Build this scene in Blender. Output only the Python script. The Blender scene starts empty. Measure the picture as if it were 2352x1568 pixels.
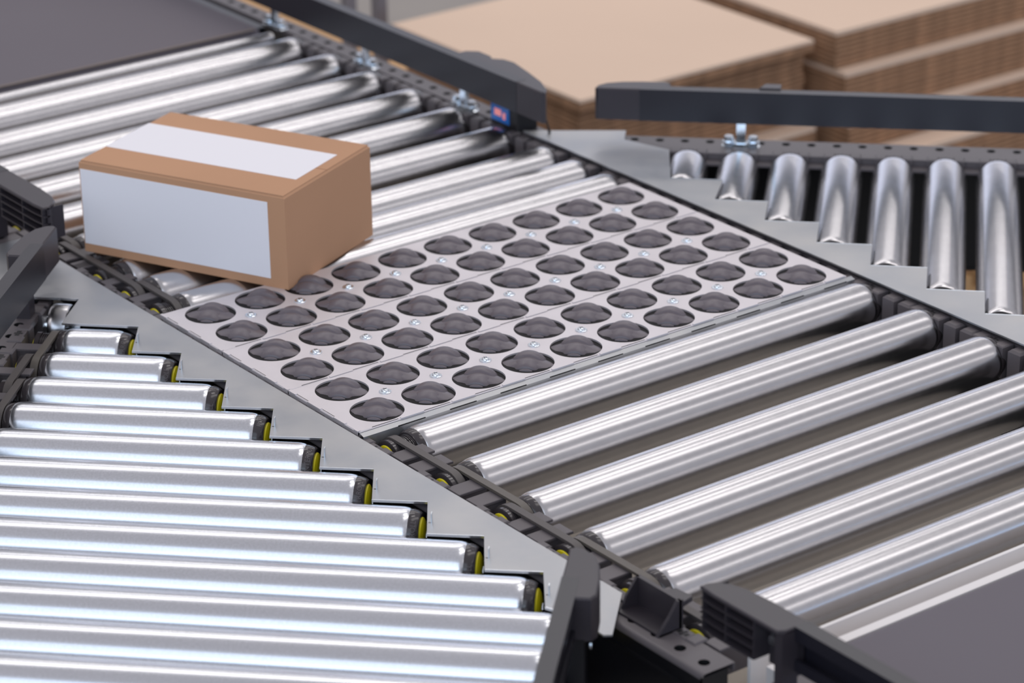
import bpy, math, random
from mathutils import Vector, Matrix
random.seed(7)
# ---------------------------------------------------------------- units
S = 0.06            # one build unit (wheel pitch) in metres
Z0 = 0.90           # conveying level above the floor
R2 = math.sqrt(0.5)
PI = math.pi
scene = bpy.context.scene
COL = scene.collection


def W(x, y, z=0.0):
    return Vector((x * S, y * S, z * S + Z0))


# ---------------------------------------------------------------- camera
cam_data = bpy.data.cameras.new('camera')
cam = bpy.data.objects.new('camera', cam_data)
COL.objects.link(cam)
r_ = Vector((0.80061963, -0.59899093, -0.01476748))
u_ = Vector((0.24891431, 0.31008121, 0.91754635))
d_ = Vector((0.54502283, 0.73828145, -0.39735452))
m3 = Matrix((r_, u_, -d_)).transposed()
cam.matrix_world = Matrix.Translation(W(-23.5697120, -40.5994403, 19.5952568)) @ m3.to_4x4()
cam_data.sensor_width = 36.0
cam_data.lens = 6792.8 / 2352 * 36.0
cam_data.clip_start = 0.05
cam_data.clip_end = 60
cam_data.dof.use_dof = True
cam_data.dof.focus_distance = 2.78
cam_data.dof.aperture_fstop = 6.2
scene.camera = cam

# ---------------------------------------------------------------- colour management
scene.view_settings.view_transform = 'Standard'
scene.view_settings.look = 'None'
scene.view_settings.gamma = 1.0
scene.view_settings.use_curve_mapping = False
scene.view_settings.exposure = 0.33

# ---------------------------------------------------------------- world: evenly lit exhibition hall
world = bpy.data.worlds.new('hall_ambient')
scene.world = world
world.use_nodes = True
wn = world.node_tree
wn.nodes.clear()
wo = wn.nodes.new('ShaderNodeOutputWorld')
wb = wn.nodes.new('ShaderNodeBackground')
wb.inputs['Color'].default_value = (0.40, 0.39, 0.42, 1)
wb.inputs['Strength'].default_value = 1.0
wn.links.new(wb.outputs[0], wo.inputs[0])


def area(name, loc, target, sx, sy, power, col):
    l = bpy.data.lights.new(name, 'AREA')
    l.shape = 'RECTANGLE'
    l.size = sx
    l.size_y = sy
    l.energy = power
    l.color = col
    o = bpy.data.objects.new(name, l)
    COL.objects.link(o)
    o.location = loc
    dvec = Vector(target) - Vector(loc)
    o.rotation_euler = dvec.to_track_quat('-Z', 'Y').to_euler()
    return o


# rows of ceiling lamps and the tall daylight windows of the hall
WARM = (1.0, 0.955, 0.93)
COOL = (0.58, 0.77, 1.0)
def ceiling_lamp(x, y, sx, sy, p, z=5.0, col=WARM):
    l = area('ceiling_lamp', (x, y, z), (x, y, 0), sx, sy, p, col)
    return l
def radiant(sx, sy, rad):
    return rad * math.pi * sx * sy


# (x centre, y centre, length, width, radiance)
for lx, ly, sx, sy, rad in ((2.35, 0.55, 1.7, 0.38, 5.2), (3.2, -0.75, 5.0, 0.85, 1.7), (4.2, -4.6, 5.0, 0.9, 1.4),
                            (2.0, 2.6, 5.0, 0.8, 2.6), (2.0, 4.8, 5.5, 0.6, 2.4), (-4.4, 1.2, 4.0, 0.6, 2.2), (7.5, 5.5, 5.0, 0.9, 2.6)):
    ceiling_lamp(lx, ly, sx, sy, radiant(sx, sy, rad))
area('hall_window', (-6.4, -6.0, 3.2), (0, 0, 1.6), 7.5, 5.4, radiant(7.5, 5.4, 1.25), COOL)
area('hall_window', (8.0, 8.0, 2.2), (0.3, 0, 1.0), 7.5, 2.6, radiant(7.5, 2.6, 0.85), (0.68, 0.76, 1.0))
area('roof_light', (-3.8, -3.0, 4.7), (0, 0, 0.9), 5.5, 3.0, radiant(5.5, 3.0, 0.95), (0.68, 0.82, 1.0))
area('hall_window', (4.9, -7.4, 1.65), (0.3, 0, 0.9), 6.5, 1.5, radiant(6.5, 1.5, 1.9), (0.36, 0.62, 1.0))

# ---------------------------------------------------------------- materials
MATS = {}


def mat(name, col, rough=0.5, metal=0.0, noise=0.0, nscale=30.0, bump=0.0, bscale=200.0,
        stretch=(1, 1, 1), rvar=0.0, spec=None, aniso=0.0, col2=None):
    m = bpy.data.materials.new(name)
    m.use_nodes = True
    nt = m.node_tree
    b = nt.nodes['Principled BSDF']
    b.inputs['Base Color'].default_value = (*col, 1)
    b.inputs['Roughness'].default_value = rough
    b.inputs['Metallic'].default_value = metal
    if spec is not None:
        b.inputs['Specular IOR Level'].default_value = spec
    tc = nt.nodes.new('ShaderNodeTexCoord')
    mp = nt.nodes.new('ShaderNodeMapping')
    mp.inputs['Scale'].default_value = stretch
    nt.links.new(tc.outputs['Object'], mp.inputs['Vector'])
    if noise > 0 or col2:
        n = nt.nodes.new('ShaderNodeTexNoise')
        n.inputs['Scale'].default_value = nscale
        n.inputs['Detail'].default_value = 5
        nt.links.new(mp.outputs[0], n.inputs['Vector'])
        r = nt.nodes.new('ShaderNodeValToRGB')
        r.color_ramp.elements[0].position = 0.3
        r.color_ramp.elements[1].position = 0.7
        c2 = col2 or tuple(min(1, c * (1 + noise)) for c in col)
        c1 = tuple(c * (1 - noise) for c in col) if not col2 else col
        r.color_ramp.elements[0].color = (*c1, 1)
        r.color_ramp.elements[1].color = (*c2, 1)
        nt.links.new(n.outputs['Fac'], r.inputs[0])
        nt.links.new(r.outputs[0], b.inputs['Base Color'])
    if rvar > 0:
        n2 = nt.nodes.new('ShaderNodeTexNoise')
        n2.inputs['Scale'].default_value = nscale * 2
        nt.links.new(mp.outputs[0], n2.inputs['Vector'])
        mr = nt.nodes.new('ShaderNodeMapRange')
        mr.inputs['To Min'].default_value = max(0, rough - rvar)
        mr.inputs['To Max'].default_value = rough + rvar
        nt.links.new(n2.outputs['Fac'], mr.inputs['Value'])
        nt.links.new(mr.outputs[0], b.inputs['Roughness'])
    if bump > 0:
        n3 = nt.nodes.new('ShaderNodeTexNoise')
        n3.inputs['Scale'].default_value = bscale
        nt.links.new(mp.outputs[0], n3.inputs['Vector'])
        bp = nt.nodes.new('ShaderNodeBump')
        bp.inputs['Strength'].default_value = bump
        bp.inputs['Distance'].default_value = 0.001
        nt.links.new(n3.outputs['Fac'], bp.inputs['Height'])
        nt.links.new(bp.outputs[0], b.inputs['Normal'])
    MATS[name] = m
    return m


mat('zinc_tube', (0.56, 0.555, 0.57), 0.25, 1.0, noise=0.03, nscale=60, rvar=0.03)
mat('zinc_tube_grainy', (0.68, 0.70, 0.74), 0.23, 1.0, noise=0.04, nscale=500, rvar=0.05)
mat("galvanised", (0.35, 0.365, 0.39), 0.40, 0.85, nscale=16, rvar=0.10, col2=(0.46, 0.46, 0.46))
mat('galvanised_edge', (0.70, 0.74, 0.78), 0.25, 1.0)
mat('cover_steel', (0.68, 0.64, 0.655), 0.48, 0.45, noise=0.04, nscale=25, rvar=0.06)
mat('bright_zinc', (0.80, 0.86, 0.92), 0.18, 1.0)
mat('rubber', (0.125, 0.105, 0.118), 0.38)
mat('cup_plastic', (0.010, 0.009, 0.010), 0.6, spec=0.15)
mat('black_plastic', (0.036, 0.030, 0.036), 0.36)
mat('frame_black', (0.105, 0.091, 0.096), 0.45, noise=0.06, nscale=20)
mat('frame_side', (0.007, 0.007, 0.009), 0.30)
mat('cap_black', (0.045, 0.038, 0.040), 0.16)
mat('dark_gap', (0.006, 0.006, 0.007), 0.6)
mat('yellow_seal', (0.88, 0.74, 0.01), 0.45)
mat('rib_belt', (0.085, 0.073, 0.068), 0.5)
mat('rib_belt_brown', (0.10, 0.085, 0.07), 0.45)
mat('conveyor_belt', (0.120, 0.104, 0.122), 0.6, noise=0.03, nscale=3)
mat('belt_edge', (0.20, 0.16, 0.14), 0.7)
mat('white_profile', (0.83, 0.79, 0.77), 0.45)
mat('rail_black', (0.014, 0.013, 0.019), 0.32, spec=0.55)
mat('cardboard_box', (0.52, 0.285, 0.16), 0.85, noise=0.05, nscale=4)
mat('white_paper', (0.86, 0.84, 0.87), 0.6)
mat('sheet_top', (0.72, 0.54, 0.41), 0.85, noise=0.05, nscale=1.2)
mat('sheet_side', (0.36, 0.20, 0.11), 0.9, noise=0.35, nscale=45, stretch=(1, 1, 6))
mat('sheet_edge_light', (0.55, 0.37, 0.25), 0.85)
mat('wood', (0.52, 0.31, 0.14), 0.8, noise=0.1, nscale=6)
mat('rack_grey', (0.22, 0.20, 0.21), 0.5)
mat('concrete', (0.30, 0.275, 0.25), 0.8, noise=0.1, nscale=2)
mat('beige_label', (0.62, 0.52, 0.40), 0.6)
mat('sensor_black', (0.015, 0.014, 0.016), 0.4)
mat('display_blue', (0.02, 0.16, 0.55), 0.25)
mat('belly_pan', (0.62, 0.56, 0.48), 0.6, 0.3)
m = mat('display_red', (0.85, 0.35, 0.38), 0.4)
m.node_tree.nodes['Principled BSDF'].inputs['Emission Color'].default_value = (1, 0.25, 0.18, 1)
m.node_tree.nodes['Principled BSDF'].inputs['Emission Strength'].default_value = 0.25


# ---------------------------------------------------------------- mesh helpers (local build units)
class MB:
    def __init__(s):
        s.v = []
        s.f = []
        s.mi = []

    def add(s, vs, fs, mi=0):
        o = len(s.v)
        s.v += [tuple(v) for v in vs]
        s.f += [tuple(i + o for i in f) for f in fs]
        s.mi += [mi] * len(fs)
        return s

    def box(s, x0, x1, y0, y1, z0, z1, mi=0, bev=0.0):
        if bev <= 0:
            vs = [(x, y, z) for z in (z0, z1) for y in (y0, y1) for x in (x0, x1)]
            fs = [(0, 2, 3, 1), (4, 5, 7, 6), (0, 1, 5, 4), (2, 6, 7, 3), (0, 4, 6, 2), (1, 3, 7, 5)]
            return s.add(vs, fs, mi)
        b = bev
        return s.prism([(x0 + b, y0), (x1 - b, y0), (x1, y0 + b), (x1, y1 - b), (x1 - b, y1), (x0 + b, y1),
                        (x0, y1 - b), (x0, y0 + b)], z0, z1, mi, b)

    def prism(s, poly, z0, z1, mi=0, bev=0.0):
        """counter-clockwise plan polygon extruded in z, optional bevel of the top edge"""
        n = len(poly)
        a = sum(poly[i][0] * poly[(i + 1) % n][1] - poly[(i + 1) % n][0] * poly[i][1] for i in range(n))
        if a < 0:
            poly = poly[::-1]
        rings = [[(p[0], p[1], z0) for p in poly]]
        if bev > 0:
            rings.append([(p[0], p[1], z1 - bev) for p in poly])
            ins = []
            for i in range(n):
                p0 = Vector(poly[i - 1]); p1 = Vector(poly[i]); p2 = Vector(poly[(i + 1) % n])
                e1 = (p1 - p0).normalized(); e2 = (p2 - p1).normalized()
                nn = Vector((-(e1.y + e2.y), e1.x + e2.x))
                if nn.length < 1e-6:
                    nn = Vector((-e1.y, e1.x))
                nn.normalize()
                k = max(0.5, nn.dot(Vector((-e1.y, e1.x))))
                q = p1 + nn * (bev / k)
                ins.append((q.x, q.y, z1))
            rings.append(ins)
        else:
            rings.append([(p[0], p[1], z1) for p in poly])
        vs = [v for r in rings for v in r]
        fs = []
        for k in range(len(rings) - 1):
            for i in range(n):
                j = (i + 1) % n
                fs.append((k * n + i, k * n + j, (k + 1) * n + j, (k + 1) * n + i))
        fs.append(tuple(range(n - 1, -1, -1)))
        fs.append(tuple((len(rings) - 1) * n + i for i in range(n)))
        return s.add(vs, fs, mi)

    def lathe(s, prof, seg=32, axis='X', c=(0, 0, 0), mi=0, a0=0.0, a1=2 * PI):
        """prof: list of (position along axis, radius)"""
        full = abs(a1 - a0 - 2 * PI) < 1e-6
        ns = seg if full else seg + 1
        vs = []
        for (p, r) in prof:
            for k in range(ns):
                a = a0 + (a1 - a0) * k / seg
                ca, sa = r * math.cos(a), r * math.sin(a)
                if axis == 'X':
                    vs.append((c[0] + p, c[1] + ca, c[2] + sa))
                elif axis == 'Y':
                    vs.append((c[0] + sa, c[1] + p, c[2] + ca))
                else:
                    vs.append((c[0] + ca, c[1] + sa, c[2] + p))
        fs = []
        for i in range(len(prof) - 1):
            for k in range(seg):
                k2 = (k + 1) % ns
                fs.append((i * ns + k, i * ns + k2, (i + 1) * ns + k2, (i + 1) * ns + k))
        if full:
            if prof[0][1] > 1e-6:
                fs.append(tuple(range(ns))[::-1])
            if prof[-1][1] > 1e-6:
                fs.append(tuple((len(prof) - 1) * ns + k for k in range(ns)))
        # outward normals: first axis position < last assumed; flip so that normals point out
        fs = [f[::-1] for f in fs]
        return s.add(vs, fs, mi)

    def holed_cell(s, x0, x1, y0, y1, cx, cy, r, z, zd, seg=32, mi=0, mi_wall=0):
        """flat rectangle with a round hole whose wall goes down to zd"""
        A = [2 * PI * k / seg for k in range(seg)]
        extra = [math.atan2(yy - cy, xx - cx) % (2 * PI) for xx in (x0, x1) for yy in (y0, y1)]
        A = sorted(set([round(a, 6) for a in A + extra]))
        n = len(A)
        inner, outer, low = [], [], []
        for a in A:
            ca, sa = math.cos(a), math.sin(a)
            inner.append((cx + r * ca, cy + r * sa, z))
            low.append((cx + r * ca, cy + r * sa, zd))
            t = 1e9
            if ca > 1e-9: t = min(t, (x1 - cx) / ca)
            if ca < -1e-9: t = min(t, (x0 - cx) / ca)
            if sa > 1e-9: t = min(t, (y1 - cy) / sa)
            if sa < -1e-9: t = min(t, (y0 - cy) / sa)
            outer.append((cx + t * ca, cy + t * sa, z))
        s.add(inner + outer, [(i, n + i, n + (i + 1) % n, (i + 1) % n) for i in range(n)], mi)
        s.add(inner + low, [(i, (i + 1) % n, n + (i + 1) % n, n + i) for i in range(n)], mi_wall)
        return s

    def tube(s, pts, r, seg=8, mi=0):
        pts = [Vector(p) for p in pts]
        vs = []
        for i, p in enumerate(pts):
            t = (pts[min(i + 1, len(pts) - 1)] - pts[max(i - 1, 0)]).normalized()
            a = Vector((0, 0, 1)) if abs(t.z) < 0.9 else Vector((1, 0, 0))
            e1 = t.cross(a).normalized(); e2 = t.cross(e1)
            for k in range(seg):
                an = 2 * PI * k / seg
                vs.append(p + e1 * (r * math.cos(an)) + e2 * (r * math.sin(an)))
        fs = []
        for i in range(len(pts) - 1):
            for k in range(seg):
                k2 = (k + 1) % seg
                fs.append((i * seg + k, (i + 1) * seg + k, (i + 1) * seg + k2, i * seg + k2))
        fs.append(tuple(range(seg)))
        fs.append(tuple((len(pts) - 1) * seg + k for k in range(seg))[::-1])
        return s.add(vs, fs, mi)

    def mesh(s, name, mats, smooth=True, ang=35):
        me = bpy.data.meshes.new(name)
        me.from_pydata([(x * S, y * S, z * S) for x, y, z in s.v], [], s.f)
        if isinstance(mats, str):
            mats = [mats]
        for k in mats:
            me.materials.append(MATS[k])
        me.polygons.foreach_set('material_index', s.mi)
        me.validate()
        me.update()
        if smooth:
            me.shade_smooth()
            me.set_sharp_from_angle(angle=math.radians(ang))
        return me


def part(name, me, parent, loc=(0, 0, 0), rz=0.0, label=None):
    """a child object; loc in build units in the parent's frame"""
    o = bpy.data.objects.new(name, me)
    COL.objects.link(o)
    o.parent = parent
    o.location = Vector(loc) * S
    o.rotation_euler = (0, 0, rz)
    if label:
        o['label'] = label
    return o


def thing(name, label, cat, loc, rz=0.0, group=None, me=None, kind=None):
    o = bpy.data.objects.new(name, me)
    COL.objects.link(o)
    o.location = W(*loc)
    o.rotation_euler = (0, 0, rz)
    o['label'] = label
    o['category'] = cat
    if group:
        o['group'] = group
    if kind:
        o['kind'] = kind
    return o


def st(x, y):
    """diagonal frame of the left branch: s along its rollers (away to the right), t across"""
    return (x - y) * R2, (x + y) * R2


def from_st(s_, t_):
    return ((s_ + t_) * R2, (t_ - s_) * R2)


NTH = ['first', 'second', 'third', 'fourth', 'fifth', 'sixth', 'seventh', 'eighth', 'ninth', 'tenth', 'eleventh',
       'twelfth', 'thirteenth', 'fourteenth', 'fifteenth']

# ================================================================ setting
floor_me = MB().box(-160, 160, -160, 160, -0.5, 0).mesh('floor', 'concrete', smooth=False)
fl = bpy.data.objects.new('floor', floor_me)
COL.objects.link(fl)
fl['kind'] = 'structure'
fl['label'] = 'grey concrete hall floor'

# ================================================================ side frames
RAD = 0.4167
ZT = -0.11          # top of the side frames


def frame(name, label, origin, rz, L, wi, wh, wo, hole_from=0.0, side=1, legs=(), depth=2.3):
    """channel running along local +x; w (local y*side) grows outward. origin in build units."""
    root = thing(name, label, 'conveyor frame', (origin[0], origin[1], 0), rz)
    sg = side

    def yy(a, b):
        return (min(a * sg, b * sg), max(a * sg, b * sg))
    n = int(L / 0.5)
    mb = MB()
    y0, y1 = yy(wi, wo - 0.08)
    for k in range(n):
        mb.holed_cell(k * 0.5, k * 0.5 + 0.5, y0, y1, k * 0.5 + 0.25, wh * sg, 0.085, ZT, ZT - 0.10, seg=20, mi_wall=1)
    L = n * 0.5
    # rounded outer lip
    prof = []
    for k in range(7):
        a = PI / 2 * k / 6
        prof.append((wo - 0.08 + 0.08 * math.sin(a), ZT - 0.08 + 0.08 * math.cos(a)))
    vs = []
    for (w, z) in prof:
        vs += [(0, w * sg, z), (L, w * sg, z)]
    mb.add(vs, [((2 * i, 2 * i + 2, 2 * i + 3, 2 * i + 1) if sg > 0 else (2 * i, 2 * i + 1, 2 * i + 3, 2 * i + 2)) for i in range(6)])
    a, b = yy(wi, wi + 0.03)
    mb.box(0, L, a, b, ZT - 0.12, ZT - 0.002)
    part('top_flange', mb.mesh('top_flange', ['frame_black', 'dark_gap']), root)
    mb = MB()
    a, b = yy(wo - 0.05, wo)
    mb.box(0, L, a, b, ZT - depth, ZT - 0.08)
    a, b = yy(wo, wo + 0.035)
    mb.box(0, L, a, b, ZT - 0.34, ZT - 0.28)
    mb.box(0, L, a, b, ZT - depth + 0.1, ZT - depth + 0.2)
    a, b = yy(wi + 0.12, wo)
    mb.box(0, L, a, b, ZT - depth, ZT - depth + 0.05)
    a, b = yy(wi + 0.14, wo)
    mb.box(-0.02, 0.03, a, b, ZT - depth, ZT - 0.03)
    part('outer_web', mb.mesh('outer_web', 'frame_side', smooth=False), root)
    mb = MB()
    a, b = yy(wi + 0.14, wi + 0.19)
    mb.box(0, L, a, b, ZT - depth, ZT - 0.14)
    part('inner_web', mb.mesh('inner_web', 'frame_side', smooth=False), root)
    for lx in legs:
        a, b = yy(wi + 0.2, wo - 0.06)
        mb = MB().box(lx, lx + 0.5, a, b, -15, ZT - depth + 0.04)
        mb.box(lx - 0.3, lx + 0.8, a - 0.2, b + 0.2, -15, -14.85)
        part('support_leg', mb.mesh('support_leg', 'frame_side', smooth=False), root)
    return root


# bearing clip (one per roller end) : saddle block with embossed ends and the two small recesses
mb = MB()
for (x0, x1) in ((-0.36, -0.14), (0.14, 0.36)):
    mb.prism([(x0, -0.10), (x1, -0.10), (x1, 0.16), (x0, 0.16)], -0.55, 0.025, 0, 0.02)
mb.prism([(-0.14, -0.06), (0.14, -0.06), (0.14, 0.16), (-0.14, 0.16)], -0.30, 0.012, 0, 0.01)
mb.box(-0.105, -0.045, 0.02, 0.10, 0.010, 0.0135, 1)
mb.box(0.035, 0.095, 0.02, 0.10, 0.010, 0.0135, 1)
mb.box(-0.03, 0.02, -0.02, 0.13, 0.010, 0.0135, 1)
clip_me = mb.mesh('bearing_clip', ['frame_black', 'dark_gap'])
# saddle between rollers (rounded lug with a dark slot)
mb = MB()
mb.prism([(-0.14, -0.10), (0.14, -0.10), (0.14, 0.14), (-0.14, 0.14)], -0.75, 0.02, 0, 0.04)
lug_me = mb.mesh('frame_lug', 'frame_black')


def guard_mesh(w, l):
    mb = MB()
    mb.prism([(0, -w / 2), (l, -w / 2), (l, w / 2), (0, w / 2)], -0.04, 0.0, 0, 0.008)
    mb.box(0, l * 0.86, -w / 2 + 0.03, -w / 2 + 0.055, -0.45, -0.035)
    mb.box(0, l * 0.86, w / 2 - 0.055, w / 2 - 0.03, -0.45, -0.035)
    return mb.mesh('finger_guard', 'frame_black')


guard_main = guard_mesh(0.33, 0.62)
guard_spur = guard_mesh(0.25, 0.62)

# roller positions
YD = [-5.966 - 1.5 * k for k in range(6)]                      # downstream of the wheel field
YU = [1.10, 2.10, 3.10] + [4.64 + 1.515 * k for k in range(6)]   # upstream
TUBE_L = 9.52
XT = 0.08
NL0 = 0.04    # left branch roller axes at t = NL0 - n
WR0 = 8.38    # right branch roller axes at w = WR0 + n

fr_left_main = frame('side_frame', 'black perforated channel frame at the left ends of the main conveyor rollers',
                     (0, -14.5), PI / 2, 42.5, 0.68, 1.01, 1.26, side=1, legs=(1.5, 20, 40))
fr_right_main = frame('side_frame', 'black perforated channel frame along the right ends of the main conveyor rollers',
                      (0, -30), PI / 2, 58, -9.68, -10.18, -10.45, side=1, legs=(20, 34, 54)) if False else None


def right_main():
    # built with side=-1: w measured as +x
    root = frame('side_frame', 'black perforated channel frame along the far right ends of the main conveyor rollers',
                 (0, -28), PI / 2, 56.5, 9.94, 10.18, 10.45, side=-1, legs=(14, 30, 52))
    return root


fr_right_main = right_main()
for y in YD:
    part('bearing_clip', clip_me, fr_left_main, (y + 14.5, 0.66, ZT))
    part('bearing_clip', clip_me, fr_right_main, (y + 28, -9.72, ZT), PI)
for y in YU:
    part('bearing_clip', clip_me, fr_left_main, (y + 14.5, 0.66, ZT))
    part('bearing_clip', clip_me, fr_right_main, (y + 28, -9.72, ZT), PI)
for a in YD[:-1]:
    part('frame_lug', lug_me, fr_right_main, (a - 0.60 + 28, -9.74, ZT), PI)
    part('frame_lug', lug_me, fr_right_main, (a - 0.98 + 28, -9.74, ZT), PI)
for a in YU[3:]:
    part('frame_lug', lug_me, fr_right_main, (a - 0.60 + 28, -9.74, ZT), PI)
    part('frame_lug', lug_me, fr_right_main, (a - 0.98 + 28, -9.74, ZT), PI)
# toothed insert strips beside the wheel field
mb = MB()
for k in range(13):
    y = 0.55 - k * 0.5
    mb.prism([(y - 0.13, 0.0), (y + 0.13, 0.0), (y + 0.13, 0.24), (y - 0.13, 0.24)], -0.5, 0.0, 0, 0.012)
tooth_me = mb.mesh('toothed_strip', 'frame_black')
gap_shade_me = MB().box(-5.75, 0.75, 0.0, 0.20, 0, 0.03).mesh('gap_shade_strip', 'dark_gap', smooth=False)  # near-black strip whose colour stands in for the shade between the teeth
part('gap_shade_strip', gap_shade_me, fr_left_main, (14.5, 0.60, ZT - 0.01))
part('toothed_strip', tooth_me, fr_left_main, (14.5, 0.61, ZT + 0.045))
part('toothed_strip', tooth_me, fr_right_main, (28, -9.87, ZT + 0.02))
for k, y in enumerate(YD):
    for dy in (0.50, 0.99):
        if k == 5 and dy > 0.6:
            continue
        part('finger_guard', guard_main, fr_left_main, (y - dy + 14.5, 0.63, ZT), -PI / 2)
for y in YU[3:]:
    for dy in (0.50, 0.99):
        part('finger_guard', guard_main, fr_left_main, (y - dy + 14.5, 0.63, ZT), -PI / 2)
for y in YU[:3]:
    part('finger_guard', guard_spur, fr_left_main, (y + 0.5 + 14.5, 0.63, ZT), -PI / 2)

# left branch: far frame (s about -3.2) and near frame (s about 8)
# local +x runs along (-1,-1)/sqrt2 (decreasing t); local +y = (1,-1)/sqrt2 (increasing s)
RZL = math.radians(225)
ox, oy = from_st(0, 1.18)
fr_l_far = frame('side_frame', 'black perforated frame with belts at the left ends of the left branch rollers',
                 (ox, oy), RZL, 22, 3.03, 3.23, 3.50, side=-1, legs=(1.2, 20))
ox2, oy2 = from_st(0, -11.6)
fr_l_near = frame('side_frame', 'black channel frame under the bottom centre guide, ending the left branch rollers',
                  (ox2, oy2), RZL, 13.5, 7.86, 8.16, 8.50, side=1, legs=(4,))
for n in range(1, 17):
    t = NL0 - n
    part('bearing_clip', clip_me, fr_l_far, (1.18 - t, -3.06, ZT), PI)
    part('finger_guard', guard_spur, fr_l_far, (1.18 - t + 0.5, -3.05, ZT), PI / 2)
part('frame_lug', lug_me, fr_l_far, (1.18 - 0.45, -3.06, ZT), PI)
part('frame_lug', lug_me, fr_l_far, (1.18 - 0.04, -3.06, ZT), PI)
for n in range(12, 17):
    part('bearing_clip', clip_me, fr_l_near, (-11.6 - (NL0 - n), 7.45, ZT))

# right branch: far frame, local +x runs along (1,-1)/sqrt2 ; outward = (1,1)/sqrt2 = local +y
RZR = math.radians(-45)
px, py = (6.0 + 0) * R2, -6.0 * R2      # point with w=6, s'=0
fr_r_far = frame('side_frame', 'black perforated frame along the far ends of the right branch rollers',
                 (px, py), RZR, 17, 9.24, 9.90, 10.17, side=1, legs=(3, 14))
for n in range(-1, 8):
    w = WR0 + n
    part('bearing_clip', clip_me, fr_r_far, (w - 6.0, 9.28, ZT), 0)
    mb = MB().prism([(-0.16, -0.26), (0.16, -0.26), (0.16, 0.0), (-0.16, 0.0)], -0.05, 0, 0, 0.01)
    part('finger_guard', mb.mesh('finger_guard', 'frame_black'), fr_r_far, (w - 6.0 + 0.5, 9.24, ZT - 0.12))


# ================================================================ rollers
def tube_prof(L):
    return [(0.0, 0.385), (0.03, 0.402), (0.09, 0.413), (0.16, RAD), (L - 0.16, RAD), (L - 0.09, 0.413), (L - 0.03, 0.402),
            (L, 0.385)]


def drive_head_mesh():
    # from x=0 (tube start) towards -x : cap ring then grooved belt seat then hub
    pr = [(-0.53, 0.10), (-0.53, 0.300), (-0.51, 0.335), (-0.43, 0.335)]
    x = -0.43
    for k in range(8):
        pr += [(x, 0.285), (x + 0.020, 0.285), (x + 0.020, 0.318), (x + 0.036, 0.318)]
        x += 0.036
    pr += [(-0.14, 0.285), (-0.13, 0.32), (-0.09, 0.35)]
    return MB().lathe(pr, 40).mesh('grooved_head', 'cap_black', ang=50)


def ring_cap_mesh():
    return MB().lathe([(-0.12, 0.30), (-0.12, 0.355), (-0.10, 0.375), (-0.02, 0.392), (0.01, 0.392), (0.01, 0.30)], 48).mesh('end_cap', 'cap_black')


def right_cap_mesh():
    return MB().lathe([(-0.01, 0.388), (0.03, 0.388), (0.13, 0.36), (0.16, 0.33), (0.16, 0.20)], 48).mesh('end_cap', 'cap_black')


def seal_mesh():
    return MB().lathe([(-0.01, 0.0), (-0.01, 0.22), (0.0, 0.255), (0.025, 0.262), (0.03, 0.262)][::1], 32).mesh('yellow_seal', 'yellow_seal')


def seal_r_mesh():
    return MB().lathe([(0, 0.275), (0.025, 0.265), (0.055, 0.21), (0.075, 0.12), (0.08, 0.0)], 32).mesh('yellow_seal', 'yellow_seal')


def axle_mesh(a, b):
    return MB().lathe([(a, 0.07), (b, 0.07)], 8).mesh('axle', 'bright_zinc')


def emboss_mesh(word):
    """raised lettering wrapped round the black end cap (local x = roller axis)"""
    cu = bpy.data.curves.new('lettering', 'FONT')
    cu.body = word
    cu.size = 0.11
    cu.extrude = 0.0
    cu.resolution_u = 2
    tmp = bpy.data.objects.new('lettering_tmp', cu)
    COL.objects.link(tmp)
    dg = bpy.context.evaluated_depsgraph_get()
    dg.update()
    me0 = tmp.evaluated_get(dg).to_mesh()
    vs0 = [v.co.copy() for v in me0.vertices]
    fs0 = [tuple(p.vertices) for p in me0.polygons]
    tmp.evaluated_get(dg).to_mesh_clear()
    bpy.data.objects.remove(tmp)
    bpy.data.curves.remove(cu)
    wmax = max(v.x for v in vs0)
    mb = MB()
    vs = []
    for v in vs0:
        ax = 0.115 - v.y
        rr = 0.388 - 0.028 * max(0, ax - 0.03) / 0.10 + 0.004
        a = (v.x - wmax / 2) / 0.385
        vs.append((ax, rr * math.sin(a), rr * math.cos(a)))
    mb.add(vs, fs0)
    return mb.mesh('lettering', 'frame_black', smooth=False)


LETTERS = emboss_mesh('INTERROLL')
HEAD = drive_head_mesh()
RCAP = ring_cap_mesh()
RCAP_R = right_cap_mesh()
SEAL = seal_mesh()
SEAL_R = seal_r_mesh()
tube_cache = {}


def roller(label, group, x, y, rz, L, tmat, head=True, right_seal=True, embossed=False):
    root = thing('conveyor_roller', label, 'roller', (x, y, -RAD), rz, group)
    key = (round(L, 3), tmat)
    if key not in tube_cache:
        tube_cache[key] = MB().lathe(tube_prof(L), 64).mesh('tube', tmat, ang=60)
    part('tube', tube_cache[key], root)
    if head:
        part('end_cap', RCAP, root)
        part('grooved_head', HEAD, root)
        part('yellow_seal', SEAL, root, (-0.552, 0, 0), label='yellow bearing seal')
    part('end_cap', RCAP_R, root, (L, 0, 0))
    if embossed:
        for q in range(3):
            lo = part('lettering', LETTERS, root, (L, 0, 0), label='raised lettering on the black cap')
            lo.rotation_euler = (0.55 + 0.35 * (embossed % 5) + q * 2 * PI / 3, 0, 0)
    if right_seal:
        part('yellow_seal', SEAL_R, root, (L + 0.155, 0, 0), label='yellow bearing seal')
    part('axle', axle_mesh(-0.62 if head else -0.1, L + 0.25), root)
    return root


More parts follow.
